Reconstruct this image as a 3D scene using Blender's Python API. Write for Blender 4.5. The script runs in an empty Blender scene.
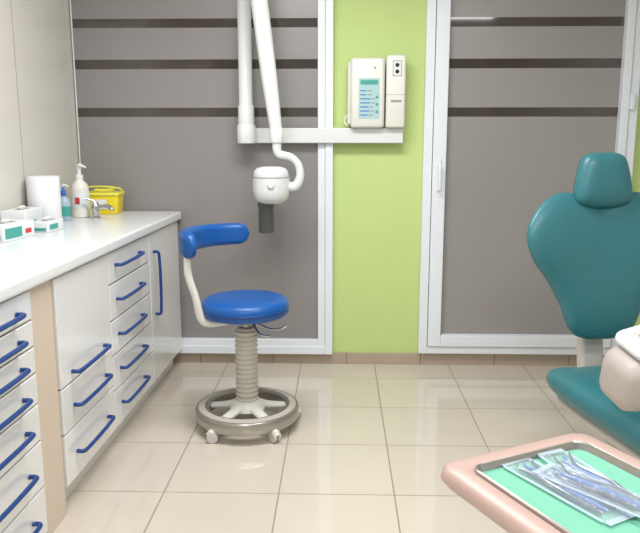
import bpy, bmesh, math, random
from mathutils import Vector, Matrix
random.seed(3)
S=bpy.context.scene
S.view_settings.view_transform='Standard'
S.view_settings.look='None'

def lin(c):
    return tuple(((v/255)/12.92 if v/255<=.04045 else ((v/255+.055)/1.055)**2.4) for v in c)
def mat(name,c,rough=.5,metal=0,spec=.5,noise=0,nscale=8,bump=0,bscale=60,alpha=1,coat=0,trans=0):
    m=bpy.data.materials.new(name); m.use_nodes=True
    nt=m.node_tree; b=nt.nodes['Principled BSDF']
    col=lin(c)+(1,)
    b.inputs['Base Color'].default_value=col
    b.inputs['Roughness'].default_value=rough
    b.inputs['Metallic'].default_value=metal
    b.inputs['Specular IOR Level'].default_value=spec
    b.inputs['Alpha'].default_value=alpha
    b.inputs['Coat Weight'].default_value=coat
    b.inputs['Transmission Weight'].default_value=trans
    tc=nt.nodes.new('ShaderNodeTexCoord')
    if noise:
        n=nt.nodes.new('ShaderNodeTexNoise'); n.inputs['Scale'].default_value=nscale; n.inputs['Detail'].default_value=4
        r=nt.nodes.new('ShaderNodeMapRange'); r.inputs['To Min'].default_value=1-noise; r.inputs['To Max'].default_value=1+noise
        mx=nt.nodes.new('ShaderNodeVectorMath'); mx.operation='SCALE'; mx.inputs[0].default_value=col[:3]
        nt.links.new(tc.outputs['Object'],n.inputs['Vector']); nt.links.new(n.outputs['Fac'],r.inputs['Value'])
        nt.links.new(r.outputs['Result'],mx.inputs['Scale']); nt.links.new(mx.outputs['Vector'],b.inputs['Base Color'])
    if bump:
        n=nt.nodes.new('ShaderNodeTexNoise'); n.inputs['Scale'].default_value=bscale; n.inputs['Detail'].default_value=3
        bp=nt.nodes.new('ShaderNodeBump'); bp.inputs['Strength'].default_value=bump; bp.inputs['Distance'].default_value=.01
        nt.links.new(tc.outputs['Object'],n.inputs['Vector']); nt.links.new(n.outputs['Fac'],bp.inputs['Height'])
        nt.links.new(bp.outputs['Normal'],b.inputs['Normal'])
    return m
def brickmat(name,c1,c2,cg,w,h,mort,rough,loc=(0,0,0),rot=(0,0,0),noise=.04):
    m=bpy.data.materials.new(name); m.use_nodes=True
    nt=m.node_tree; b=nt.nodes['Principled BSDF']
    tc=nt.nodes.new('ShaderNodeTexCoord'); mp=nt.nodes.new('ShaderNodeMapping')
    mp.inputs['Location'].default_value=loc; mp.inputs['Rotation'].default_value=rot
    br=nt.nodes.new('ShaderNodeTexBrick'); br.offset=0; br.squash=1
    br.inputs['Color1'].default_value=lin(c1)+(1,); br.inputs['Color2'].default_value=lin(c2)+(1,)
    br.inputs['Mortar'].default_value=lin(cg)+(1,)
    br.inputs['Scale'].default_value=1; br.inputs['Mortar Size'].default_value=mort; br.inputs['Mortar Smooth'].default_value=.1
    br.inputs['Brick Width'].default_value=w; br.inputs['Row Height'].default_value=h
    nt.links.new(tc.outputs['Object'],mp.inputs['Vector']); nt.links.new(mp.outputs['Vector'],br.inputs['Vector'])
    n=nt.nodes.new('ShaderNodeTexNoise'); n.inputs['Scale'].default_value=3; n.inputs['Detail'].default_value=6
    nt.links.new(tc.outputs['Object'],n.inputs['Vector'])
    r=nt.nodes.new('ShaderNodeMapRange'); r.inputs['To Min'].default_value=1-noise; r.inputs['To Max'].default_value=1+noise
    nt.links.new(n.outputs['Fac'],r.inputs['Value'])
    mx=nt.nodes.new('ShaderNodeVectorMath'); mx.operation='SCALE'
    nt.links.new(br.outputs['Color'],mx.inputs[0]); nt.links.new(r.outputs['Result'],mx.inputs['Scale'])
    nt.links.new(mx.outputs['Vector'],b.inputs['Base Color'])
    rr=nt.nodes.new('ShaderNodeMapRange'); rr.inputs['To Min'].default_value=rough; rr.inputs['To Max'].default_value=.8
    nt.links.new(br.outputs['Fac'],rr.inputs['Value']); nt.links.new(rr.outputs['Result'],b.inputs['Roughness'])
    return m

def empty(name,loc=(0,0,0),rz=0):
    e=bpy.data.objects.new(name,None); S.collection.objects.link(e); e.location=loc; e.rotation_euler=(0,0,rz); e.empty_display_size=.1
    return e
def addmesh(name,bm,m,parent=None,smooth=True,bevel=0,loc=(0,0,0),rot=(0,0,0),sub=0,segs=3):
    bmesh.ops.recalc_face_normals(bm,faces=bm.faces)
    me=bpy.data.meshes.new(name); bm.to_mesh(me); bm.free()
    for p in me.polygons: p.use_smooth=smooth
    me.materials.append(m)
    o=bpy.data.objects.new(name,me); S.collection.objects.link(o)
    o.location=loc; o.rotation_euler=rot
    if parent: o.parent=parent
    if bevel:
        md=o.modifiers.new('bev','BEVEL'); md.width=bevel; md.segments=segs; md.limit_method='ANGLE'; md.angle_limit=math.radians(40)
        wn=o.modifiers.new('wn','WEIGHTED_NORMAL'); wn.keep_sharp=True
    if sub:
        md=o.modifiers.new('s','SUBSURF'); md.levels=sub; md.render_levels=sub
    return o
def box(name,x0,x1,y0,y1,z0,z1,m,parent=None,bevel=.003,rot=(0,0,0)):
    bm=bmesh.new(); c=Vector(((x0+x1)/2,(y0+y1)/2,(z0+z1)/2))
    bmesh.ops.create_cube(bm,size=1,matrix=Matrix.Diagonal((abs(x1-x0),abs(y1-y0),abs(z1-z0),1)))
    return addmesh(name,bm,m,parent,smooth=bevel>0,bevel=bevel,loc=c,rot=rot)
def loft(name,secs,m,parent=None,cap=True,closed=False,smooth=True,loc=(0,0,0),rot=(0,0,0),bevel=0,sub=0):
    bm=bmesh.new(); rows=[[bm.verts.new(p) for p in s] for s in secs]; n=len(secs[0])
    R=len(rows)
    for i in range(R if closed else R-1):
        a=rows[i]; b=rows[(i+1)%R]
        for j in range(n):
            bm.faces.new((a[j],a[(j+1)%n],b[(j+1)%n],b[j]))
    if cap and not closed:
        bm.faces.new(rows[0]); bm.faces.new(rows[-1])
    o=addmesh(name,bm,m,parent,smooth,bevel,loc,rot,sub)
    if smooth and not bevel:
        try: o.data.set_sharp_from_angle(angle=math.radians(45))
        except Exception: pass
    return o
def circ(r,z,n=32,cx=0,cy=0): return [(cx+r*math.cos(2*math.pi*i/n),cy+r*math.sin(2*math.pi*i/n),z) for i in range(n)]
def lathe(name,prof,m,parent=None,loc=(0,0,0),n=40,rot=(0,0,0)):
    return loft(name,[circ(max(r,.0004),z,n) for r,z in prof],m,parent,loc=loc,rot=rot)
def smoothpts(pts,k=8):
    pts=[Vector(p) for p in pts]
    if len(pts)<3: return pts
    out=[]; P=[pts[0]*2-pts[1]]+pts+[pts[-1]*2-pts[-2]]
    for i in range(1,len(P)-2):
        p0,p1,p2,p3=P[i-1],P[i],P[i+1],P[i+2]
        for j in range(k):
            t=j/k
            out.append(.5*((2*p1)+(p2-p0)*t+(2*p0-5*p1+4*p2-p3)*t*t+(3*p1-p0-3*p2+p3)*t**3))
    out.append(pts[-1]); return out
def tube(name,pts,r,m,parent=None,k=8,n=16,loc=(0,0,0),flat=1,rot=(0,0,0)):
    P=smoothpts([p[:3] for p in pts],k)
    L=len(P); secs=[]
    rs=r if isinstance(r,(list,tuple)) else [r,r]
    T=[(P[min(i+1,L-1)]-P[max(i-1,0)]).normalized() for i in range(L)]
    up=Vector((0,0,1)) if abs(T[0].z)<.9 else Vector((0,1,0))
    N=(up-T[0]*up.dot(T[0])).normalized()
    for i in range(L):
        N=(N-T[i]*N.dot(T[i])).normalized(); B=T[i].cross(N)
        f=i/(L-1)*(len(rs)-1); a=int(min(f,len(rs)-2)); rr=rs[a]+(rs[a+1]-rs[a])*(f-a)
        secs.append([P[i]+N*rr*math.cos(2*math.pi*j/n)*flat+B*rr*math.sin(2*math.pi*j/n) for j in range(n)])
    return loft(name,secs,m,parent,loc=loc,rot=rot)
def rrect(w,d,r,n=6):
    out=[]
    for cx,cy,a0 in ((w/2-r,d/2-r,0),(-w/2+r,d/2-r,90),(-w/2+r,-d/2+r,180),(w/2-r,-d/2+r,270)):
        for i in range(n+1):
            a=math.radians(a0+90*i/n); out.append((cx+r*math.cos(a),cy+r*math.sin(a)))
    return out
def rbox(name,w,d,z0,z1,r,m,parent=None,loc=(0,0,0),rot=(0,0,0),e=.006,taper=1.0):
    secs=[]
    for z,ins in ((z0,e),(z0+e*.3,e*.3),(z0+e,0),(z1-e,0),(z1-e*.3,e*.3),(z1,e)):
        t=1+(taper-1)*(z-z0)/(z1-z0)
        secs.append([(x,y,z) for x,y in rrect((w)*t-2*ins,(d)*t-2*ins,max(r-ins,.001))])
    return loft(name,secs,m,parent,loc=loc,rot=rot)
def csmooth(pts,k=6):
    n=len(pts); out=[]
    for i in range(n):
        p0,p1,p2,p3=[Vector(pts[(i+j)%n]) for j in (-1,0,1,2)]
        for j in range(k):
            t=j/k
            out.append(.5*((2*p1)+(p2-p0)*t+(2*p0-5*p1+4*p2-p3)*t*t+(3*p1-p0-3*p2+p3)*t**3))
    return out
def pillow(name,outl,T,m,parent=None,pw=5,center=(0,0),loc=(0,0,0),rot=(0,0,0),warp=None,back=1.0):
    c=Vector(center); ss=[0.02,.2,.4,.6,.75,.86,.93,.975,.995,1.0]
    secs=[]
    def ring(s,sg):
        t=T*(max(0,1-s**pw))**.5*sg
        if sg>0: t*=back
        r=[]
        for p in outl:
            q=c+(p-c)*s; v=Vector((q.x,t,q.y))
            if warp: v=warp(v)
            r.append(v)
        return r
    for s in ss: secs.append(ring(s,-1))
    for s in ss[-2::-1]: secs.append(ring(s,1))
    return loft(name,secs,m,parent,loc=loc,rot=rot)

# ---------------- materials
M_white=mat('white_paint_metal',(236,238,238),.35)
M_frame=mat('white_upvc',(234,239,245),.3)
M_lam=mat('white_laminate',(236,236,234),.16,coat=.5)
M_top=mat('countertop_laminate',(230,232,232),.22,noise=.01)
M_beige=mat('beige_laminate',(218,200,182),.4)
M_carc=mat('cabinet_carcass',(190,176,162),.5)
M_green=mat('green_wall_paint',(198,219,142),.75,noise=.025,nscale=2,bump=.1)
M_cream=brickmat('cream_wall_tiles',(218,214,205),(216,211,201),(164,157,146),1.15,3.2,.004,.22,loc=(0,0,0))
M_wallp=mat('plain_wall_paint',(210,211,207),.8,noise=.02)
M_ceil=mat('ceiling_paint',(236,236,234),.9,noise=.01)
M_floor=brickmat('floor_tiles',(210,201,187),(205,195,181),(146,134,118),.45,.45,.0028,.07,loc=(-.22+.45*20,-2.97+.45*20,0),noise=.05)
M_floor.node_tree.nodes['Principled BSDF'].inputs['Specular IOR Level'].default_value=.75
M_base=brickmat('baseboard_tile',(182,166,148),(176,160,142),(134,120,104),.45,2,.003,.3,loc=(-.22+9,.5,0),noise=.08)
M_frost=mat('frosted_glass',(144,140,139),.3,noise=.03,nscale=1.2,spec=.6)
M_frost2=mat('frosted_glass_pale',(152,148,146),.3,noise=.03,nscale=1.2,spec=.6)
M_clear=mat('clear_dark_glass',(62,53,48),.05,noise=.7,nscale=4,spec=1)  # strong noise paints light and dark reflections into the glass colour
M_blueh=mat('blue_handle_plastic',(18,62,128),.3)
M_bluev=mat('blue_vinyl',(6,84,160),.36,bump=.05,bscale=200)
M_teal=mat('teal_vinyl',(52,116,124),.36,bump=.08,bscale=120,noise=.05)
M_tealw=mat('teal_piping',(34,90,98),.45)
M_chrome=mat('chrome',(205,205,205),.18,metal=1)
M_inst=mat('instrument_steel',(120,128,140),.25,metal=.9)
M_steel=mat('brushed_steel',(178,174,168),.28,metal=.85)
M_bell=mat('beige_bellows',(204,198,186),.5)
M_tread=mat('ring_tread_rubber',(186,178,168),.5)
M_ivory=mat('ivory_plastic',(230,228,220),.4)
M_xray=mat('xray_enamel',(226,229,228),.35)
M_dark=mat('dark_collimator',(84,84,86),.45)
M_grey=mat('grey_plastic',(150,150,152),.45)
M_pink=mat('pink_beige_enamel',(190,162,152),.38)
M_pinkl=mat('pale_grey_beige_plastic',(204,198,192),.4)
M_pinkb=mat('grey_beige_arm_plastic',(184,174,168),.42)
M_paper=mat('green_paper_liner',(116,186,158),.75,bump=.15,bscale=25)
M_film=mat('clear_sachet_film',(215,228,240),.1,alpha=.26,bump=.6,bscale=50,spec=.9)
M_filme=mat('sachet_seal_edge',(205,222,236),.3,alpha=.55)
M_yel=mat('yellow_plastic',(240,214,40),.35)
M_yell=mat('pale_yellow_lid',(238,228,90),.35)
M_red=mat('red_print',(196,60,56),.5)
M_tealp=mat('teal_print',(70,160,150),.5)
M_paperw=mat('white_paper',(236,236,238),.85,bump=.2,bscale=90)
M_card=mat('white_carton',(226,229,230),.6)
M_bluel=mat('blue_label',(60,110,190),.4)
M_lcd=mat('display_panel_teal',(172,206,206),.3)
M_clearb=mat('translucent_bottle',(190,215,230),.15,alpha=.7)
M_black=mat('black_rubber',(30,30,32),.6)
M_emit=bpy.data.materials.new('light_diffuser'); M_emit.use_nodes=True
_b=M_emit.node_tree.nodes['Principled BSDF']; _b.inputs['Emission Color'].default_value=(1,.99,.97,1); _b.inputs['Emission Strength'].default_value=3

WY=4.137
# ---------------- room
RZ=math.radians(-1.25)
box('floor',-2.2,2.7,-2.0,4.3,-.1,0,M_floor,bevel=0).location=(0,0,0)
bpy.data.objects['floor'].data.transform(Matrix.Translation((.25,1.15,-.05)))
box('ceiling',-2.2,2.7,-2.0,4.3,2.6,2.7,M_ceil,bevel=0)
box('wall_back',-2.0,2.7,WY,WY+.15,0,2.6,M_green,bevel=0)
box('wall_right',2.5,2.65,-2.0,WY,0,2.6,M_wallp,bevel=0)
box('wall_front',-2.2,2.5,-2.15,-2.0,0,2.6,M_wallp,bevel=0)
bm=bmesh.new(); bmesh.ops.create_cube(bm,size=1,matrix=Matrix.Translation((-3.2,1.3,.06))@Matrix.Diagonal((6.6,2.6,.12,1)))
wl=addmesh('wall_left',bm,M_cream,smooth=False)
wl.matrix_world=Matrix.Translation((-1.537,WY,0))@Matrix.Rotation(RZ,4,'Z')@Matrix(((0,0,-1,0),(1,0,0,0),(0,1,0,0),(0,0,0,1)))
for n in M_cream.node_tree.nodes:
    if n.type=='MAPPING': n.inputs['Location'].default_value=(.707+1.15*8,.3,0)
box('baseboard_back',-1.04,2.5,WY-.014,WY-.0005,0,.07,M_base,bevel=.002)
box('baseboard_right',2.486,2.4995,-2.0,WY-.015,0,.07,M_base,bevel=.002)

# ---------------- window_1 (left glazed panel)
def bars(parent,x0,x1,zb,zt,fl,fr,ft,depth,m):
    y1=WY-.001; y0=WY-depth
    if fl: box('frame_left',x0,x0+fl,WY-.017,y1,zb,zt,m,parent,.004)
    box('frame_right',x1-fr,x1,y0,y1,zb,zt,m,parent,.004)
    box('frame_top',x0+fl,x1-fr,y0,y1,zt-ft,zt,m,parent,.004)
bandz=[(1.484,1.536),(1.752,1.805),(1.978,2.028)]
def glass(parent,x0,x1,zb,zt,mf):
    z=zb; i=0
    for a,b in bandz:
        box('frosted_pane_%d'%i,x0,x1,WY-.016,WY-.002,z,a,mf,parent,0)
        box('clear_band_%d'%i,x0,x1,WY-.015,WY-.002,a,b,M_clear,parent,0)
        z=b; i+=1
    box('frosted_pane_%d'%i,x0,x1,WY-.016,WY-.002,z,zt,mf,parent,0)
w1=empty('window_1')
bars(w1,-1.53,-.037,.071,2.45,.009,.045,.06,.055,M_frame)
box('frame_bottom',-1.04,-.082,WY-.055,WY-.001,.071,.121,M_frame,w1,.004)
box('sash_right',-.125,-.083,WY-.045,WY-.001,.12,2.39,M_frame,w1,.004)
box('sash_bottom',-1.04,-.125,WY-.045,WY-.001,.12,.16,M_frame,w1,.004)
glass(w1,-1.521,-.125,.16,2.39,M_frost)
d1=empty('door_1')
bars(d1,.483,1.68,.08,2.45,.0,.05,.06,.05,M_frame)
box('frame_left',.483,.533,WY-.05,WY-.001,.08,2.45,M_frame,d1,.004)
box('frame_bottom',.533,1.63,WY-.05,WY-.001,.08,.125,M_frame,d1,.004)
box('sash_left',.536,.612,WY-.062,WY-.001,.128,2.388,M_frame,d1,.005)
box('sash_right',1.582,1.627,WY-.062,WY-.001,.128,2.388,M_frame,d1,.005)
box('sash_bottom',.612,1.582,WY-.062,WY-.001,.128,.198,M_frame,d1,.005)
glass(d1,.612,1.582,.198,2.388,M_frost2)
box('handle_plate',.56,.585,WY-.07,WY-.062,1.06,1.25,M_frame,d1,.004)
tube('handle_lever',[(.572,WY-.07,1.21),(.572,WY-.105,1.21),(.572,WY-.112,1.17),(.572,WY-.112,1.08)],.009,M_frame,d1)
for z in (.5,1.52,2.2): box('hinge',1.628,1.652,WY-.075,WY-.05,z,z+.09,M_frame,d1,.004)

# ---------------- ceiling lights
for i,(x,y) in enumerate(((-.2,2.6),(.9,1.2),(-.3,-.4))):
    e=empty('ceiling_light' if i==0 else 'ceiling_light.%03d'%i,(x,y,2.6))
    box('housing',-.62,.62,-.17,.17,-.05,-.001,M_white,e,.005)
    box('diffuser',-.6,.6,-.15,.15,-.056,-.051,M_emit,e,0)
    L=bpy.data.lights.new('lamp','AREA'); L.shape='RECTANGLE'; L.size=1.2; L.size_y=.5; L.energy=(41,22,40)[i]; L.color=(.98,.985,1)
    lo=bpy.data.objects.new('lamp',L); S.collection.objects.link(lo); lo.location=(0,0,-.075); lo.parent=e

# ---------------- cabinets (local x outward, y=-v)
CX=-.93
def front(parent,nm,v0,v1,z0,z1,m=None):
    return box(nm,-.038,-.02,-v1+.0035,-v0-.0035,z0+.0035,z1-.0035,m or M_lam,parent,.003)
def handle(parent,nm,v,z,L=.34,vert=False):
    h=L/2; o=.03
    if vert:
        pts=[(-.018,-v,z+h),(-.018+o*.7,-v,z+h),(-.018+o,-v,z+h*.85),(-.018+o*1.1,-v,z),(-.018+o,-v,z-h*.85),(-.018+o*.7,-v,z-h),(-.018,-v,z-h)]
    else:
        pts=[(-.018,-v-h,z),(-.018+o*.7,-v-h,z),(-.018+o,-v-h*.85,z),(-.018+o*1.1,-v,z),(-.018+o,-v+h*.85,z),(-.018+o*.7,-v+h,z),(-.018,-v+h,z)]
    tube(nm,pts,.008,M_blueh,parent,k=5,n=12)
bc=empty('base_cabinet',(CX,WY,0),RZ)
box('carcass',-.59,-.04,-1.79,-.07,.1,.888,M_carc,bc,.002)
box('plinth',-.56,-.075,-1.79,-.07,0,.1,M_lam,bc,.002)
front(bc,'tall_door',.058,.655,.1,.885)
handle(bc,'tall_door_handle',.585,.62,.33,True)
zs=[.885,.745,.585,.43,.27,.1]
for i in range(5):
    front(bc,'drawer_front_%d'%i,.655,1.25,zs[i+1],zs[i])
    handle(bc,'drawer_handle_%d'%i,1.0,(.822,.67,.513,.355,.195)[i],.33)
zs=[.885,.475,.3,.1]
for i in range(3):
    front(bc,'wide_front_%d'%i,1.25,1.786,zs[i+1],zs[i])
    handle(bc,'wide_handle_%d'%i,1.52,(.515,.385,.2)[i],.33)
du=empty('drawer_unit',(CX,WY,0),RZ)
box('filler_panel',-.59,-.028,-1.955,-1.792,0,.888,M_beige,du,.002)
box('carcass',-.59,-.04,-2.6,-1.957,.03,.888,M_carc,du,.002)
box('plinth',-.56,-.075,-2.6,-1.957,0,.029,M_lam,du,.001)
zs=[.885,.785,.695,.605,.5,.37,.205,.035]
hz=[.828,.738,.65,.55,.437,.29,.125]
for i in range(7):
    front(du,'drawer_front_%d'%i,1.96,2.595,zs[i+1],zs[i])
    handle(du,'drawer_handle_%d'%i,2.24,hz[i],.34)
ct=empty('countertop',(CX,WY,0),RZ)
bm=bmesh.new(); bmesh.ops.create_cube(bm,size=1,matrix=Matrix.Translation((-.3,-1.326,.9145))@Matrix.Diagonal((.6,2.588,.049,1)))
addmesh('slab',bm,M_top,ct,bevel=.012,segs=4)

# ---------------- counter items
CZ=.9395
pr=empty('paper_towel_roll',(-1.455,3.42,CZ))
lathe('roll',[(.02,.0),(.074,.0),(.077,.004),(.077,.236),(.074,.24),(.022,.24),(.022,.225),(.001,.225)],M_paperw,pr)
sb=empty('soap_dispenser_bottle',(-1.405,3.77,CZ))
lathe('bottle',[(.04,0),(.045,.004),(.046,.02),(.046,.15),(.04,.18),(.02,.2),(.018,.21)],M_ivory,sb)
lathe('label',[(.0465,.05),(.047,.052),(.047,.13),(.0465,.132)],M_card,sb)
lathe('pump_collar',[(.02,.208),(.021,.21),(.021,.228),(.008,.232),(.006,.26)],M_white,sb)
tube('pump_nozzle',[(0,0,.255),(0,0,.275),(.012,-.01,.281),(.045,-.02,.27)],[.007,.011,.009,.005],M_white,sb)
box('label_print',-.012,.012,-.0485,-.047,.075,.11,M_red,sb,0)
bt=empty('sanitizer_bottle',(-1.43,3.60,CZ))
lathe('bottle',[(.028,0),(.032,.004),(.032,.09),(.028,.11),(.012,.125),(.012,.135)],M_clearb,bt)
lathe('cap',[(.014,.13),(.014,.155),(.008,.16),(.006,.175)],M_bluel,bt)
tube('spout',[(0,0,.17),(0,0,.185),(.03,-.01,.18)],.006,M_white,bt)
lathe('label',[(.0325,.025),(.0328,.027),(.0328,.075),(.0325,.077)],M_tealp,bt)
yc=empty('sharps_container',(-1.345,3.985,CZ),math.radians(4))
rbox('tub',.17,.14,0,.105,.02,M_yel,yc,e=.004,taper=1.12)
rbox('lid_rim',.205,.172,.105,.122,.025,M_yell,yc,e=.004)
rbox('lid_hopper',.12,.10,.122,.142,.02,M_yell,yc,e=.004,taper=.8)
rbox('lid_opening',.06,.05,.1425,.146,.012,M_dark,yc,e=.001)
tube('carry_handle',[(-.1,0,.11),(-.1,-.03,.14),(-.06,-.07,.155),(.04,-.075,.155),(.1,-.03,.14),(.1,0,.11)],.005,M_yell,yc)
box('label',-.04,.03,-.0785,-.0765,.03,.085,M_card,yc,0)
fa=empty('sink_faucet',(-1.31,3.72,CZ))
lathe('base',[(.028,0),(.028,.006),(.02,.012),(.02,.05),(.022,.055),(.022,.075),(.014,.085)],M_chrome,fa)
tube('spout',[(0,0,.04),(.03,-.02,.06),(.08,-.05,.07),(.11,-.07,.06),(.112,-.072,.045)],[.013,.012,.011,.011],M_chrome,fa)
tube('lever',[(0,0,.08),(-.01,0,.095),(-.05,-.02,.108)],[.01,.008,.006],M_chrome,fa)
def gbox(nm,loc,rz,w,d,h,mc,bands):
    g=empty(nm,loc,math.radians(rz))
    rbox('carton',w,d,0,h,.004,mc,g,e=.002)
    for k,(y0,y1,z0,z1,mm) in enumerate(bands):
        box('side_band_%d'%k,w/2+.0003,w/2+.001,y0,y1,z0,z1,mm,g,0)
    box('end_band',-w*.4,w*.4,-d/2-.001,-d/2-.0003,h*.15,h*.45,bands[0][4],g,0)
    box('slot',-.02,.02,-.05,.05,h+.0002,h+.0008,M_grey,g,0)
    loft('glove_tuft',[[(.012*math.cos(a)*s,.03*math.sin(a)*s,z) for a in [i*math.pi/6 for i in range(12)]] for z,s in ((h,1),(h+.01,1.2),(h+.016,.6))],M_ivory,g)
gbox('glove_box',(-1.42,2.93,CZ),-8,.12,.23,.07,M_card,[(-.10,.02,.012,.055,M_tealp),(.045,.09,.02,.04,M_red)])
gbox('glove_box',(-1.475,3.21,CZ),3,.11,.22,.10,M_card,[(-.10,.02,.012,.05,M_tealp)])
gbox('glove_box',(-1.355,3.20,CZ),-4,.08,.16,.05,M_card,[(-.06,.02,.012,.036,M_tealp)])

# ---------------- stool
st=empty('dental_stool',(-.436,3.18,0))
ro,ri=.247,.185
def ringsec(lst,n=56): return [circ(r,z,n) for r,z in lst]
loft('base_ring',ringsec([(ro-.006,.048),(ro,.054),(ro,.098),(ro-.006,.106),(ri+.006,.110),(ri,.106),(ri,.054),(ri+.006,.048)]),M_steel,st,closed=True)
loft('ring_tread',ringsec([(ro-.014,.1065),(ro-.016,.1095),(ri+.018,.1125),(ri+.016,.1105)]),M_tread,st,closed=True,cap=False)
for i in range(5):
    a=math.radians(20+72*i); c,s=math.cos(a),math.sin(a)
    tube('spoke_%d'%i,[(.03*c,.03*s,.12),(.1*c,.1*s,.095),(.2*c,.2*s,.078)],[.034,.028,.022],M_ivory,st,flat=.6)
    e=(ro-.006)
    lathe('caster_socket_%d'%i,[(.016,.04),(.02,.045),(.02,.055)],M_ivory,st,loc=(e*c,e*s,0),n=16)
    t=a+.8+i
    for sg in (-1,1):
        lathe('caster_wheel_%d_%d'%(i,sg),[(.012,-.008),(.0245,-.007),(.026,-.004),(.026,.004),(.0245,.007),(.012,.008)],M_pinkl,st,loc=(e*c+sg*.012*math.cos(t),e*s+sg*.012*math.sin(t),.0262),rot=(0,math.pi/2,t),n=24)
    tube('caster_hood_%d'%i,[(e*c-.02*math.sin(t),e*s+.02*math.cos(t),.036),(e*c,e*s,.054),(e*c+.02*math.sin(t),e*s-.02*math.cos(t),.036)],.011,M_ivory,st)
lathe('hub',[(.07,.085),(.085,.09),(.078,.115),(.05,.135)],M_ivory,st)
prof=[(.046,.13)]
z=.135
for i in range(15):
    prof+=[(.053,z),(.054,z+.007),(.044,z+.014),(.044,z+.018)]; z+=.0235
lathe('bellows_column',prof+[(.04,z)],M_bell,st,n=32)
lathe('gas_lift',[(.022,z-.01),(.022,.54)],M_steel,st,n=24)
rbox('seat_mechanism',.16,.12,.515,.548,.02,M_grey,st)
sp=[(.01,.547),(.17,.548),(.188,.551),(.2,.56),(.205,.577),(.205,.6),(.2,.616),(.186,.628),(.15,.634),(.08,.633),(.002,.632)]
lathe('seat_cushion',sp,M_bluev,st,n=56)
lathe('seat_piping',[(.2055,.578),(.2075,.581),(.2075,.586),(.2055,.589)],M_blueh,st,n=56)
tube('height_lever',[(.05,-.05,.525),(.12,-.09,.505),(.17,-.11,.51),(.2,-.12,.53)],[.006,.005,.006,.009],M_chrome,st)
tube('tilt_lever',[(.04,-.06,.525),(.08,-.14,.495),(.13,-.17,.49)],[.006,.005,.007],M_chrome,st)
secs=[]; N=44; a0,a1=math.radians(92),math.radians(224)
base=rrect(.056,.105,.026,6)
for i in range(N+1):
    f=i/N; a=a0+(a1-a0)*f
    d=min(f,1-f)*N/4.0
    s=1 if d>=1 else math.sqrt(max(.02,1-(1-d)**2))
    R=.268; hs=1+.14*f
    c,sn=math.cos(a),math.sin(a)
    secs.append([((R+x*s)*c,(R+x*s)*sn,.897+y*s*hs) for x,y in base])
loft('back_pad',secs,M_bluev,st)
tube('back_bracket',[(-.08,-.05,.53),(-.155,-.09,.53),(-.19,-.105,.56),(-.208,-.125,.66),(-.236,-.135,.77),(-.238,-.125,.88)],[.018,.019,.019,.016,.017,.014],M_ivory,st,flat=1)

# ---------------- x-ray unit
xr=empty('dental_xray_unit',(0,WY,0))
box('wall_rail',-.56,.362,-.085,-.0555,1.335,1.42,M_xray,xr,.006)
box('rail_mount_a',-.03,.08,-.0555,-.001,1.35,1.41,M_xray,xr,.003)
box('rail_cap',-.565,-.5601,-.088,-.053,1.332,1.423,M_grey,xr,.001)
lathe('pivot_boss',[(.05,1.335),(.052,1.34),(.052,1.43),(.048,1.438)],M_xray,xr,loc=(-.525,-.13,0))
box('pivot_link',-.57,-.48,-.13,-.08,1.345,1.41,M_xray,xr,.01)
lathe('vertical_arm',[(.044,1.43),(.045,1.44),(.045,1.54),(.038,1.55),(.038,2.30),(.03,2.31)],M_xray,xr,loc=(-.525,-.13,0))
box('vertical_arm_joint',-.56,-.41,-.38,-.1,2.27,2.33,M_xray,xr,.02)
def lean(t): return Vector((-.45+(.112)*t,-.34,2.32-(2.32-1.40)*t))
tube('spring_arm',[lean(0),lean(.3),lean(.7),lean(1)],[.046,.045,.042,.033],M_xray,xr,flat=.85)
lathe('elbow_cap',[(.02,0),(.034,.006),(.038,.03),(.038,.07),(.032,.08)],M_xray,xr,loc=(-.336,-.34,1.335))
tube('yoke',[(-.336,-.34,1.35),(-.328,-.34,1.285),(-.265,-.34,1.265),(-.224,-.34,1.228),(-.211,-.34,1.165),(-.235,-.34,1.11),(-.285,-.34,1.105)],[.026,.022,.02,.02,.022,.026,.026],M_xray,xr)
lathe('tube_head',[(.01,1.214),(.05,1.212),(.078,1.204),(.092,1.188),(.095,1.17),(.095,1.157),(.099,1.154),(.1,1.09),(.094,1.05),(.075,1.024),(.05,1.014)],M_xray,xr,loc=(-.368,-.34,0))
lathe('head_seam',[(.0965,1.153),(.1,1.154),(.1,1.158),(.0965,1.159)],M_grey,xr,loc=(-.368,-.34,0))
lathe('beam_cone',[(.046,1.024),(.046,1.0),(.041,.995),(.041,.862),(.038,.855),(.034,.856),(.034,.9),(.001,.9)],M_dark,xr,loc=(-.398,-.34,0))
lathe('head_knob',[(.001,0),(.016,.001),(.018,.01),(.014,.014)],M_ivory,xr,loc=(-.36,-.438,1.12),rot=(math.pi/2,0,0))
xc=empty('xray_control_box',(0,WY,0))
rbox('cabinet_body',.19,.12,1.4205,1.80,.022,M_ivory,xc,loc=(.155,-.075,0),e=.015)
box('side_flange',.045,.066,-.09,-.03,1.44,1.78,M_ivory,xc,.008)
box('display_panel',.105,.222,-.1365,-.1352,1.47,1.69,M_lcd,xc,.0)
box('panel_print_top',.115,.212,-.1372,-.1366,1.655,1.68,M_tealp,xc,0)
for i in range(7):
    w_=.03+.045*random.random()
    box('panel_print_%d'%i,.114,.114+w_,-.1372,-.1366,1.487+i*.022,1.493+i*.022,M_bluel,xc,0)
    box('panel_print_b%d'%i,.12+w_,.16+w_*.6,-.1372,-.1366,1.487+i*.022,1.493+i*.022,M_grey,xc,0)
box('panel_lamp',.19,.2,-.1375,-.1352,1.74,1.75,M_tealp,xc,0)
for r in (0,1,2): box('panel_line_%d'%r,.2,.214,-.1372,-.1366,1.5+r*.04,1.515+r*.04,M_tealp,xc,0)
hc=empty('exposure_switch_box',(0,WY,0))
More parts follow.
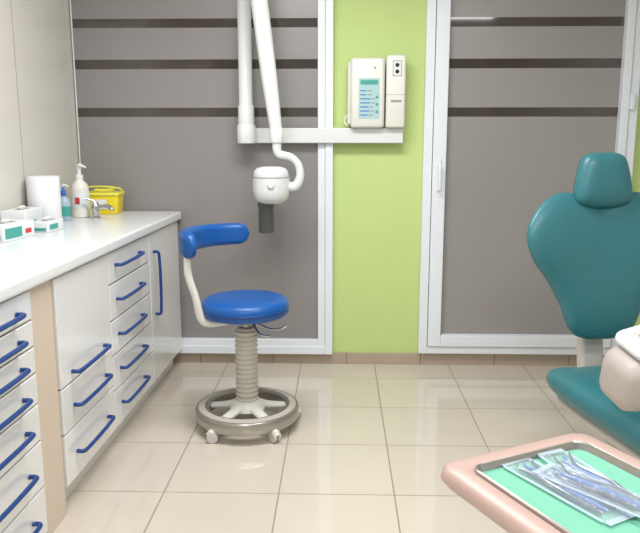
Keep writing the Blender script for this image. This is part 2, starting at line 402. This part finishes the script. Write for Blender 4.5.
rbox('cabinet_body',.108,.11,1.4205,1.815,.014,M_ivory,hc,loc=(.312,-.075,0),e=.012)
box('symbol_plate',.292,.342,-.1315,-.1302,1.70,1.785,M_grey,hc,0)
box('symbol_field',.296,.338,-.1322,-.1316,1.704,1.781,M_card,hc,0)
for k,z in enumerate((1.76,1.725)):
    lathe('symbol_dot_%d'%k,[(.001,0),(.011,.0),(.011,.001),(.001,.001)],M_black,hc,loc=(.317,-.1323,z),rot=(math.pi/2,0,0),n=20)
box('name_strip',.285,.345,-.1312,-.1302,1.56,1.572,M_grey,hc,0)
box('seam',.2585,.3655,-.1306,-.13,1.6,1.602,M_grey,hc,0)
tube('cord',[(.06,-.06,1.5),(.035,-.06,1.48),(.03,-.06,1.45),(.05,-.06,1.43)],.005,M_ivory,xc)

# ---------------- dental chair
PH=math.radians(9)
dc=empty('dental_chair',(1.10,2.92,0),PH)
half=[(0,1.10),(.07,1.125),(.14,1.145),(.20,1.135),(.262,1.095),(.315,1.03),(.335,.955),(.305,.865),(.238,.775),(.19,.69),(.16,.61),(.125,.555),(.06,.53),(0,.528)]
out=[(x,z) for x,z in half]+[(-x,z) for x,z in half[-2:0:-1]]
out=csmooth([(x,z-.8) for x,z in out],4)
def wb(v): return Vector((v.x, v.y - .45*v.x*v.x, v.z))
pillow('backrest_cushion',out,.055,M_teal,dc,pw=4,center=(0,.08),loc=(-.008,0,.8),rot=(math.radians(-10),0,0),warp=wb)
def wb2(v): return Vector((v.x*.93, v.y*.25+.04 - .45*v.x*v.x, v.z*.95))
pillow('backrest_shell',out,.06,M_pinkl,dc,pw=10,center=(0,.08),loc=(-.008,0,.8),rot=(math.radians(-10),0,0),warp=wb2)
hh=[(0,.116),(.055,.114),(.092,.092),(.114,.02),(.124,-.05),(.114,-.09),(.07,-.108),(0,-.112)]
ho=csmooth(hh+[(-x,z) for x,z in hh[-2:0:-1]],5)
pillow('headrest_cushion',ho,.05,M_teal,dc,pw=4,loc=(-.004,.025,1.190),rot=(math.radians(-6),0,0))
pillow('headrest_shell',[p*.97 for p in ho],.012,M_tealw,dc,pw=10,loc=(-.004,.045,1.190),rot=(math.radians(-6),0,0))
tube('headrest_stem',[(0,.08,.95),(0,.1,1.05),(0,.08,1.2)],[.025,.022,.02],M_steel,dc,flat=1)
box('back_spine',-.05,.05,.03,.09,.30,.85,M_pinkl,dc,.015,rot=(math.radians(-8),0,0))
sh=[(0,-.03),(.15,-.04),(.245,-.08),(.285,-.17),(.285,-.35),(.27,-.55),(.25,-.8),(.22,-1.05),(.17,-1.2),(.09,-1.26),(0,-1.27)]
so=csmooth([(x,y) for x,y in sh]+[(-x,y) for x,y in sh[-2:0:-1]],5)
def ws_f(v):
    y=v.z; z=-v.y + .05*max(0,(abs(v.x)-.12))/.15*.4
    return Vector((v.x,y,z))
pillow('seat_cushion',so,.068,M_teal,dc,pw=7,center=(0,-.6),loc=(0,0,.380),warp=ws_f)
def wsh(v): return Vector((v.x*.84,v.z*.95-.025,-v.y*.6))
pillow('seat_shell',so,.05,M_pinkl,dc,pw=10,center=(0,-.6),loc=(0,0,.315),warp=wsh)
rbox('lift_column',.22,.34,.03,.30,.05,M_pinkl,dc,loc=(.02,-.45,0))
rbox('floor_base',.40,.85,0,.06,.12,M_pinkl,dc,loc=(.04,-.5,0),e=.015)
tube('armrest_bracket_r',[(.24,-.42,.34),(.31,-.44,.42),(.325,-.5,.55),(.325,-.62,.625)],[.03,.032,.035,.03],M_pinkl,dc)
rbox('armrest_body_r',.10,.36,-.05,.035,.045,M_pinkl,dc,loc=(.325,-.66,.66),rot=(math.radians(-6),0,0),e=.02)
# swing-over arm head carried from the far side of the chair
ah=empty('swing_arm_head',(-.21,-.80,.675)); ah.parent=dc; ah.rotation_euler=(math.radians(10),math.radians(-14),0)
secs=[]
for x_,w_,h_ in ((-.19,.08,.07),(-.187,.13,.11),(-.172,.17,.145),(-.14,.19,.165),(-.05,.20,.18),(.10,.20,.175),(.20,.17,.15),(.23,.12,.10)):
    secs.append([(x_-.12*(z)*0+ (.25*z if x_<-.1 else .1*z),y,z) for y,z in rrect(w_,h_,min(w_,h_)*.30,7)])
loft('head_body',secs,M_pinkb,ah)
rbox('head_panel',.36,.185,.088,.112,.045,M_card,ah,loc=(.045,0,0),e=.008)
rbox('panel_inset',.24,.11,.1122,.1135,.02,M_pinkl,ah,loc=(.03,0,0),e=.0004)
for i in range(6):
    for j in range(2):
        rbox('key_%d_%d'%(i,j),.022,.022,.1137,.1165,.004,M_grey,ah,loc=(-.065+.037*i,-.025+.045*j,0),e=.0008)
tube('swing_arm',[(-.05,-.80,.69),(.15,-.86,.68),(.38,-.95,.66),(.52,-.96,.60),(.54,-.96,.4),(.54,-.96,.03)],[.035,.032,.032,.034,.034,.036],M_pinkl,dc)
lathe('swing_arm_foot',[(.12,0),(.125,.006),(.12,.02),(.04,.045)],M_pinkl,dc,loc=(.54,-.96,0))

# ---------------- instrument tray
TA=math.radians(27)
tt=empty('instrument_tray_table',(.167,1.150,0),TA)
W,Ln=.345,.50
def sec(ins,z,r): return [(x+W/2,y-Ln/2,z) for x,y in rrect(W-2*ins,Ln-2*ins,r,8)]
loft('tray_frame',[sec(.03,.765,.02),sec(.01,.770,.03),sec(0,.783,.034),(sec(.002,.797,.034)),sec(.010,.804,.03),sec(.036,.806,.026),sec(.044,.802,.024),sec(.048,.785,.022)],M_pink,tt)
loft('steel_tray',[sec(.045,.787,.024),sec(.044,.808,.024),sec(.047,.810,.022),sec(.050,.808,.022),sec(.054,.793,.02),sec(.058,.792,.02)],M_steel,tt)
loft('paper_liner',[sec(.051,.7935,.02),sec(.051,.796,.02),sec(.058,.7965,.018)],M_paper,tt)
def sachet(nm,cx,cy,w,l,ang,seed,z0=.797):
    random.seed(seed)
    e=empty(nm,(0,0,0)); e.parent=tt; e.location=(cx,cy,z0); e.rotation_euler=(0,0,math.radians(ang))
    nx,ny=10,22; bm=bmesh.new(); g=[]
    for j in range(ny+1):
        row=[]
        for i in range(nx+1):
            u=i/nx*2-1; v=j/ny*2-1
            edge=(1-abs(u)**4)*(1-abs(v)**6)
            h=.003+edge*(.009+.008*random.random())
            row.append(bm.verts.new((u*w/2+.002*random.uniform(-1,1),v*l/2,h)))
        g.append(row)
    for j in range(ny):
        for i in range(nx): bm.faces.new((g[j][i],g[j][i+1],g[j+1][i+1],g[j+1][i]))
    addmesh('film',bm,M_film,e,sub=1)
    for sg in (-1,1):
        box('seal_strip_%d'%sg,-w/2,w/2,sg*l/2-.006,sg*l/2+.006,.003,.0042,M_filme,e,0)
        box('side_seal_%d'%sg,sg*w/2-.003,sg*w/2+.003,-l/2+.007,l/2-.007,.003,.0042,M_filme,e,0)
    for k in range(3):
        x=(k-1)*w*.24; d=random.uniform(-.006,.006)
        tube('instrument_%d'%k,[(x,-l*.4,.005),(x+d,-l*.1,.006),(x-d,l*.2,.006),(x+d,l*.36,.006),(x+d+.008,l*.42,.006)],[.003,.0055,.0045,.0025,.0015],M_inst if k!=1 else M_bluel,e,k=4,n=8)
sachet('sachet_a',.145,-.160,.06,.22,4,1)
sachet('sachet_b',.205,-.165,.055,.22,-6,2,.8)
sachet('sachet_c',.178,-.205,.055,.20,14,5,.806)
tube('support_arm',[(.17,-.25,.755),(.3,-.33,.745),(.5,-.42,.74),(.66,-.5,.74)],[.03,.028,.028,.03],M_pinkl,tt)
rbox('arm_mount',.16,.2,.74,.768,.03,M_pinkl,tt,loc=(.17,-.25,0))
lathe('stand_post',[(.035,.03),(.035,.76),(.028,.77)],M_pinkl,tt,loc=(.68,-.5,0))
lathe('stand_foot',[(.19,0),(.2,.006),(.19,.02),(.05,.04)],M_pinkl,tt,loc=(.68,-.5,0))

# ---------------- world & camera
w=bpy.data.worlds.new('World'); S.world=w; w.use_nodes=True
w.node_tree.nodes['Background'].inputs[0].default_value=(.8,.85,.9,1); w.node_tree.nodes['Background'].inputs[1].default_value=.5
cam=bpy.data.cameras.new('camera'); co=bpy.data.objects.new('camera',cam); S.collection.objects.link(co)
cam.sensor_width=36; cam.lens=700/640*36; cam.clip_start=.05
co.location=(0,0,1.364); co.rotation_euler=(math.radians(90-10.4),0,math.radians(1.57))
S.camera=co
